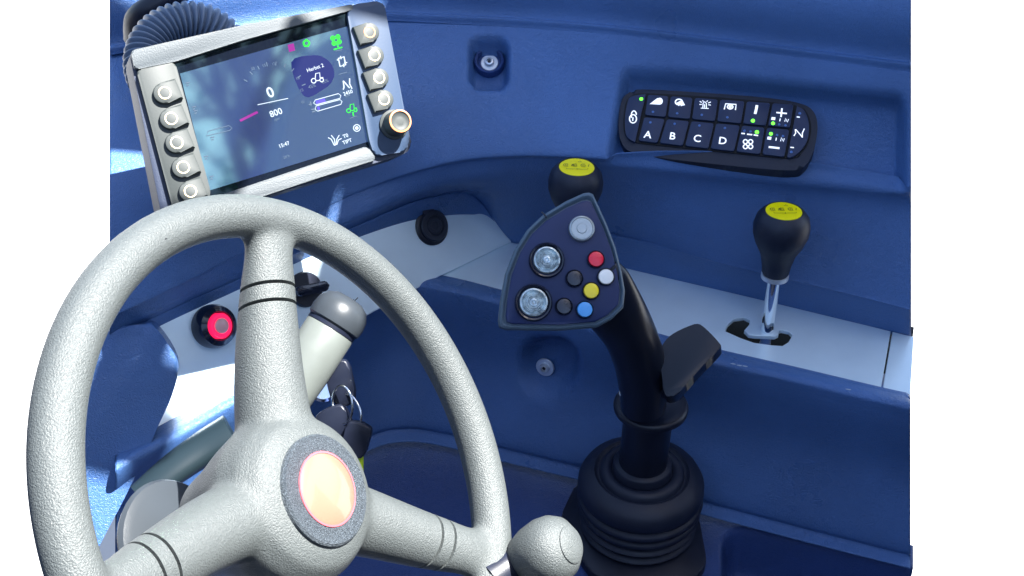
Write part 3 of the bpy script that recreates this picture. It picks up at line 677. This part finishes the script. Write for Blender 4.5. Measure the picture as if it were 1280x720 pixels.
o = fin('head_shell', b, EDGEGREY, J, True, 50); o.data.transform(mm_)
o['label'] = 'slate grey rounded edge of the joystick head'
inner = [((ccen+(p-ccen)*.905).x, (ccen+(p-ccen)*.905).y) for p in O]
HF = jp('face_plate', inner, -.002, .0022, NAVY, bev=.0008)
PH = scalef(FHd, 700, 340)
def jbutton(name, x, y, r, m, prof, bez=None):
    c = H2(x, y, .005); b = bmesh.new(); lathe_bm(b, [(r*PH*a, .002+h) for a, h in prof], c, 36); o = fin(name, b, m, J, True, 45); o.data.transform(mm_)
    if bez:
        b = bmesh.new(); lathe_bm(b, [(bez*PH, .0015), (bez*PH, .0045), (bez*PH*.93, .0062), (bez*PH*.85, .0058), (bez*PH*.80, .002)], c, 40, cap=False); q = fin('bezel', b, BLKB, o, True, 50); q.data.transform(mm_)
    return o
pf = [(1, 0), (1, .0035), (.93, .0046), (.6, .0050), (0, .0052)]
cup = [(1, 0), (1, .0038), (.95, .0056), (.84, .0060), (.80, .0046), (.72, .0038), (.68, .0048), (.60, .0040), (.56, .0050), (.46, .0042), (.42, .0054), (.30, .0046), (.26, .0058), (.14, .0060), (.10, .0052), (0, .0050)]
for x, y, m in ((745, 324, RED), (757.5, 346, WHITEB), (739, 363.5, YELB), (731, 387, BLUEB), (718, 348, BLKB), (705, 383, BLKB)):
    jbutton('button', x, y, 9.6, m, pf, 11.4)
jbutton('clear_button', 683.5, 325, 17, LENS, cup, 22.5); jbutton('clear_button', 667, 378, 18, LENS, cup, 23.5)
jbutton('silver_button', 727, 286, 16.4, SATIN, [(1, 0), (1, .0040), (.95, .0052), (.85, .0056), (.80, .0050), (.4, .0050), (.36, .0056), (0, .0056)])
for x, y, r in ((683.5, 325, 16), (667, 378, 17)):
    c = H2(x, y, .005); b = bmesh.new(); lathe_bm(b, [(r*PH, .0025), (r*PH*.6, .0032), (r*PH*.5, .0028), (0, .0030)], c, 30); o = fin('button_reflector', b, SATIN, J); o.data.transform(mm_)
bz_ = bmesh.new(); q1_, q2_ = V(H2(683, 273)), V(H2(677.5, 264.5)); tube_bm(bz_, [V((*q1_, .0016)), V((*(q1_*.5+q2_*.5), .0021)), V((*q2_, -.002))], .0006, 8)
o = fin('shell_seam', bz_, BLACK, J); o.data.transform(mm_)

# ------------------------------------------------------------------ steering wheel
WN = V((.78, -.25, .57)).normalized(); WC = V((-.141, .613, .084))
FWh = Frame(WC, V((0, 0, 1)).cross(WN), WN)
KW = Matrix.Translation(CAM) @ Matrix.Scale(.84, 4) @ Matrix.Translation(-CAM)
W = thing('steering_wheel', 'large grained grey steering wheel with three spokes and round centre badge', 'steering wheel', FWh)
W.matrix_world = KW @ FWh.m
def wl(x, y, h=0): return FWh(x, y, h)
R0 = .2
u_up = V(wl(338, 284)).normalized(); a_up = math.atan2(u_up.y, u_up.x)
u_rt = V(wl(606, 694)).normalized(); a_rt = math.atan2(u_rt.y, u_rt.x)
a_lf = a_up + (a_up-a_rt)
print('ANG', math.degrees(a_up), math.degrees(a_rt), V(wl(322, 282)).length, V(wl(606, 694)).length, V(wl(398, 615)).length)
b = bmesh.new()
tube_bm(b, [V((R0*math.cos(2*math.pi*k/120), R0*math.sin(2*math.pi*k/120), 0)) for k in range(120)], lambda t: (.0168, .0162), 24, closedp=True)
hubc = V((*wl(398, 615, .0), 0))
for a in (a_up, a_rt, a_lf):
    d = V((math.cos(a), math.sin(a), 0))
    P = spline([V((hubc.x*.5, hubc.y*.5, -.032))+d*.03, V((0, 0, -.026))+d*.08, V((0, 0, -.017))+d*.13, V((0, 0, -.007))+d*.17, d*.199], 8)
    def sr(t): wv = interp([(0, .030), (.3, .0250), (.6, .0215), (.82, .0205), (.93, .028), (1, .036)], t); return (interp([(0, .030), (.4, .0235), (.8, .0150), (1, .011)], t), wv)
    tube_bm(b, P, sr, 24, ref=V((0, 0, 1)))
bb = bmesh.new()
lathe_bm(b, [(0, -.115), (.034, -.114), (.040, -.105), (.046, -.085), (.056, -.060), (.064, -.035), (.062, -.015), (.054, -.001), (.042, .005), (0, .006)], (hubc.x, hubc.y), 48)
me = bpy.data.meshes.new('wheelraw'); bmesh.ops.recalc_face_normals(b, faces=b.faces); b.to_mesh(me); b.free()
t = bpy.data.objects.new('tmp', me); COL.objects.link(t)
md = t.modifiers.new('r', 'REMESH'); md.mode = 'VOXEL'; md.voxel_size = .0026
md = t.modifiers.new('s', 'SMOOTH'); md.factor = .5; md.iterations = 14
dg = bpy.context.evaluated_depsgraph_get(); me2 = bpy.data.meshes.new_from_object(t.evaluated_get(dg)); bpy.data.objects.remove(t)
GR = V(wl(345, 353)).length; G2 = V(wl(345, 374)).length
print('GR', GR, G2)
def split(name, keep):
    b = bmesh.new(); b.from_mesh(me2)
    bmesh.ops.delete(b, geom=[f for f in b.faces if not keep(f.calc_center_median())], context='FACES')
    bd = [e for e in b.edges if e.is_boundary]
    if bd: bmesh.ops.holes_fill(b, edges=bd, sides=0)
    me = bpy.data.meshes.new(name); b.to_mesh(me); b.free(); me.materials.clear(); o = link(name, me, WHEEL, W); sharp(me, 60); return o
bs = bmesh.new(); bs.from_mesh(me2); DS = [V((math.cos(a), math.sin(a), 0)) for a in (a_up, a_rt, a_lf)]
CUT = (GR, GR-.0026, G2, G2-.0026)
for d in DS:
    for c in CUT: bmesh.ops.bisect_plane(bs, geom=bs.verts[:]+bs.edges[:]+bs.faces[:], dist=1e-6, plane_co=d*c, plane_no=d)
bs.to_mesh(me2); bs.free()
def zone(c):
    """0 rim, 1 collar, 2 inner frame, -1 joint"""
    if math.hypot(c.x, c.y) > .178: return 0
    for k, d in enumerate(DS):
        u, t = c.x*d.x+c.y*d.y, abs(c.x*d.y-c.y*d.x)
        if u > 0 and t < .075 and u > .11:
            return 0 if u > CUT[0] else (-1 if u > CUT[1] else (10+k if u > CUT[2] else (-1 if u > CUT[3] else 2)))
    return 2
split('rim', lambda c: zone(c) == 0)
split('spoke_frame', lambda c: zone(c) == 2)
for k, d in enumerate(DS):
    split('spoke_collar', lambda c: zone(c) == 10+k)
    P = [V((0, 0, -.021))+d*(G2-.02), V((0, 0, -.010))+d*(GR+.008)]
    b = bmesh.new(); tube_bm(b, P, lambda t: (.0105, .0150), 24, ref=V((0, 0, 1))); fin('spoke_core', b, BLACK, W)
lathe('badge_ring', [(.040, .002), (.040, .0075), (.0385, .0092), (.027, .0092), (.0262, .008)], GLITTER, W, c=(hubc.x, hubc.y), n=64)
bp = lathe('badge', [(.0262, .004), (.0262, .0094), (.0235, .0108), (.012, .0122), (0, .0126)], BADGE, W, c=(hubc.x, hubc.y), n=64)
b = bmesh.new(); lathe_bm(b, [(.0270, .008), (.0270, .0100), (.0256, .0102), (.0255, .009)], (hubc.x, hubc.y), 64, cap=False); fin('badge_rim', b, BADGERED, bp)
# spinner knob on the rim
sp = V((*wl(678, 690, .04), .04)); foot = V((R0*math.cos(a_rt-.10), R0*math.sin(a_rt-.10), 0))
print('spin', sp, foot)
b = bmesh.new(); lathe_bm(b, [(.010, -.030), (.016, -.024), (.0225, -.012), (.0268, .002), (.0272, .012), (.0240, .021), (.017, .0275), (.009, .0300), (0, .0308)], (0, 0), 48)
tiltm = Matrix.Translation(sp) @ Matrix.Rotation(math.radians(0), 4, 'Y')
bmesh.ops.transform(b, matrix=tiltm, verts=b.verts); K = fin('spinner_knob', b, WHEEL, W, True, 70)
b = bmesh.new(); lathe_bm(b, [(.0150, .0278), (.0152, .0292), (.0140, .0302), (.006, .0318), (0, .0320)], (0, 0), 40); bmesh.ops.transform(b, matrix=tiltm, verts=b.verts); fin('knob_cap', b, WHEEL, K)
tube('spinner_clamp', spline([foot, (foot+sp)/2+V((0, 0, -.012)), sp+V((0, 0, -.022))], 6), lambda t: (.017-.004*t, .020-.007*t), BLACK, W, 20)
# steering column behind the hub
C2 = thing('steering_column', 'dark steering column shroud running down behind the wheel hub', 'steering column', FWh)
h0 = V((hubc.x, hubc.y, -.105)); dn = FWh.inv.to_3x3() @ V((0, 0, -1))
C2.matrix_world = KW @ FWh.m; e1 = V((hubc.x, hubc.y, -.215))
tube('shroud', spline([h0, V((hubc.x, hubc.y, -.16)), e1, e1+V((0, 0, -.05))+dn*.06, e1+V((0, 0, -.07))+dn*.20, e1+V((0, 0, -.07))+dn*.62], 8), lambda t: (.042+.022*t, .044+.028*t), BLACK, C2, 40, ang=70)
lathe('shroud_collar', [(.040, -.158), (.047, -.160), (.049, -.164), (.047, -.168), (.040, -.170)], CAPGREY, C2, c=(hubc.x, hubc.y), n=40)
o = tube('column_lever', spline([at(290, 540, .99), at(255, 560, .985), at(215, 588, .975), at(175, 622, .965)], 6), lambda t: (.013-.003*t, .019-.005*t), TEAL, None, 20, ref=V((0, 0, 1)))
tag(o, 'flat teal grey lever reaching out from the column left of the hub', 'lever')
# stalk with domed cap
q0, q1 = at(365, 486, .975), at(419, 402, .985)
S = thing('column_stalk', 'thick grey column stalk with dark domed end cap beside the spoke', 'stalk', loc=q0)
m = axis_m(V((0, 0, 0)), q1-q0); L = (q1-q0).length
lathe('stalk_body', [(.016, -.03), (.0205, -.012), (.0205, 0), (.0213, L*.25), (.0213, L-.008), (.0205, L-.0065)], STALK, S, M=m, n=40)
lathe('joint_ring', [(.0203, L-.0075), (.0215, L-.0070), (.0215, L-.0040), (.0203, L-.0035)], BLACK, S, M=m, n=40)
lathe('end_cap', [(.0210, L-.004), (.0232, L-.002), (.0238, L+.004), (.0225, L+.012), (.0185, L+.0185), (.012, L+.0220), (0, L+.0232)], CAPGREY, S, M=m, n=40)
# keys
kc = at(428, 470, .995)
KB = thing('key_bunch', 'bunch of black headed keys on a split ring hanging beside the hub', 'keys', loc=kc)
def kl_(x, y, t): return at(x, y, t)-kc
def keyhead(x, y, w_, h_, ang, t):
    F = Frame(at(x, y, t), (math.cos(ang), 0, math.sin(ang)), (-.1, -.8, .45)); P = closed([(-w_*.8, h_), (w_*.8, h_), (w_, h_*.2), (w_*.75, -h_), (-w_*.75, -h_), (-w_, h_*.2)], 5)
    o = prism('key_head', P, -.004, .004, BLACK, KB, bev=.002, seg=3, bot=True, ang=60); o.data.transform(Matrix.Translation(-kc) @ F.m); return F, o
keyhead(426, 478, .0105, .0175, .25, .99); keyhead(421, 533, .0135, .0155, .5, .985); keyhead(446, 549, .0105, .0135, -.3, .98)
for (x, y, r, tx, dx) in ((428, 506, .0105, .98, 0), (438, 512, .0095, .986, .7)):
    F = Frame(at(x, y, tx), (1, dx, 0), (-.5, -.7, .4))
    P = [F.m @ V((r*1.0*math.cos(a*math.pi/20), r*1.5*math.sin(a*math.pi/20), 0))-kc for a in range(40)]
    tube('split_ring', P, .0011, CHROME, KB, 8, closedp=True)
F = Frame(at(450, 584, .985), (1, .1, -.08), (-.1, -.8, .45)); o = prism('key_tag', rrect(-.0028, -.016, .0028, .016, .001), -.001, .001, TAGY, KB, bev=.0004); o.data.transform(Matrix.Translation(-kc) @ F.m)
lathe('lock_barrel', [(.0125, -.004), (.0125, .004), (.010, .0065), (.004, .0065)], CHROME, KB, M=axis_m(at(404, 484, 1.015)-kc, at(404, 484, .99)-kc), n=30)
# padded cowl at the far left of the dash
FC = Frame(at(185, 500, 1.0), (1, .6, 0), (.25, -.82, .5))
o = prism('side_cowl', closed(FC.pts([(120, 428), (178, 404), (197, 410), (222, 452), (216, 490), (198, 530), (178, 575), (140, 650), (110, 690), (100, 560)]), 4), -.05, .012, LEATHER, None, bev=.010, seg=4, ang=60)
o.matrix_world = FC.m; tag(o, 'blue padded cowl with sun patches at the left edge under the display', 'cowl')

# ------------------------------------------------------------------ unseen roof shaped to shade the right and a tree mirrored in the screen
def shadow(px, py, t, z=1.2):
    p = at(px, py, t); return p+SUN*((z-p.z)/SUN.z)
for nme, a in (('monitorR', (500, 120, .92)), ('monitorL', (200, 150, .86)), ('spinner', (690, 680, .78)), ('head', (640, 400, .9)), ('rimR', (620, 560, .9)), ('ignition', (380, 360, 1.1)), ('socket', (537, 283, 1.15)), ('hub', (400, 615, .85)), ('cornerwall', (600, 250, 1.15))):
    print('SH', nme, [round(v, 3) for v in shadow(*a)[:2]])
RP = [(.395, 1.9), (.41, .93), (.445, .84), (.455, .76), (.498, .66), (.515, .617), (.60, .555), (.68, .52), (.78, .40), (.73, .30), (.66, .13), (.78, -.15), (.85, -.6), (1.5, -.6), (1.5, 1.9)]
b = bmesh.new(); prism_bm(b, roundpoly(RP, .012), 1.2, 1.26, .008); o = fin('cab_roof_blocker', b, ROOFM, None, True); struct(o)  # unseen roof, outline shaped for the sun edge and the dark screen reflection

b = bmesh.new(); prism_bm(b, [(-.70, -.90), (.945, -.90), (.945, .78), (-.12, .78), (-.12, .42), (-.70, .42)], -.80, -.76); struct(fin('cab_floor_blocker', b, BLACK, None, False))  # unseen dark floor added to cut light bouncing up from below
b = bmesh.new(); prism_bm(b, [(.95, -1.2), (1.0, -1.2), (1.0, .8), (.95, .8)], -.755, .55); struct(fin('cab_rear_blocker', b, BLACK, None, False))  # unseen wall added to keep ground bounce off the console

# a bare limbed tree standing outside, seen only mirrored in the display glass
rt_ = random.Random(11)
TB = mo+rf_*9.5; TB = mo+V((.54, -.54, .65))*6.5; tb = V((TB.x, TB.y, -1.5))
TR = thing('tree', 'thin branched tree outside whose reflection shows in the lit screen', 'tree', loc=tb)
bt = bmesh.new(); bl = bmesh.new()
def limb(p, d, L, r, lv):
    n = 4; P = [p]
    for k in range(n):
        d = (d+V((rt_.uniform(-1, 1), rt_.uniform(-1, 1), rt_.uniform(-.4, .8)))*.16).normalized(); P.append(P[-1]+d*L/n)
    tube_bm(bt, P, lambda t: (r*(1-.5*t), r*(1-.5*t)), 5, caps=False)
    if lv == 0:
        if rt_.random() < .8:
            for k in range(7):
                q = P[-1]+V([rt_.gauss(0, .16) for _ in range(3)]); a = V([rt_.gauss(0, 1) for _ in range(3)]).normalized(); c = a.orthogonal().normalized(); s_ = .06
                bl.faces.new([bl.verts.new(v) for v in (q-a*s_, q+c*s_*.6, q+a*s_, q-c*s_*.6)])
        return
    for k in range(4 if lv > 1 else 3):
        t = rt_.uniform(.35, 1); q = P[min(n, int(t*n))]
        dd = (d+V((rt_.gauss(0, 1), rt_.gauss(0, 1), rt_.gauss(.2, .6)))*.65).normalized(); limb(q, dd, L*rt_.uniform(.55, .8), r*.52, lv-1)
limb(V((0, 0, -.1)), V((0, 0, 1)), 5.0, .15, 3)
for k in range(7):
    limb(V((0, 0, 3.2+.35*k)), V((math.cos(k*2.4)*.7, math.sin(k*2.4)*.7, 1)).normalized(), 3.4-.2*k, .06-.003*k, 3)
fin('trunk', bt, BARK, TR, True, 80); fin('crown', bl, LEAF, TR, False)

b = bmesh.new(); prism_bm(b, [(-.7, -.95), (1.6, -.95), (1.6, -.90), (-.7, -.90)], -.755, .85); struct(fin('cab_side_blocker', b, BLACK, None, False))  # unseen wall added and raised to darken the upright faces
b = bmesh.new(); prism_bm(b, [(-.75, -.95), (-.705, -.95), (-.705, .93), (-.75, .93)], -.755, .45); struct(fin('cab_front_blocker', b, BLACK, None, False))  # unseen wall added to stop bounce from the left reaching the wheel

b = bmesh.new(); prism_bm(b, roundpoly([(-.5, .78), (.17, .80), (.30, .81), (.41, .83), (.395, .96), (-.5, .90)], .01), 1.2, 1.25, .006); struct(fin('wall_shade_strip', b, ROOFM, None, True))  # overhead strip added to shade the wall around the display

n0 = V(wl(188, 308)); b = bmesh.new(); bmesh.ops.create_icosphere(b, subdivisions=2, radius=.0034)
for v in b.verts: v.co = V((v.co.x*(1+.3*math.sin(v.co.y*3000)), v.co.y*.6, v.co.z*.35))+V((n0.x, n0.y, .0150))
fin('rim_nick', b, DARK, W)
# scuffs of bare plastic on the console lip
SCF = mat('pale_scuff', (.45, .52, .6), .6)
for i, (x, y) in enumerate(((916, 455), (924, 457), (931, 458), (640, 379), (1060, 487))):
    p, n = hit(blk, x, y); F = Frame(p+n*.0002, (1, -.3, 0), n)
    o = prism('scuff', closed([(-.0022, 0), (0, .0005), (.0026, .0002), (.0010, -.0004)], 3), -.0002, .00025, SCF, blk); o.data.transform(F.m)

b = bmesh.new(); prism_bm(b, roundpoly([(.300, .80), (.300, .672), (.262, .668), (.270, .605), (.345, .605), (.348, .672), (.310, .672), (.312, .80)], .006), 1.205, 1.225, .003); struct(fin('cowl_shade_blocker', b, ROOFM, None, True))  # unseen pad on an arm, added only to keep sun off the side cowl
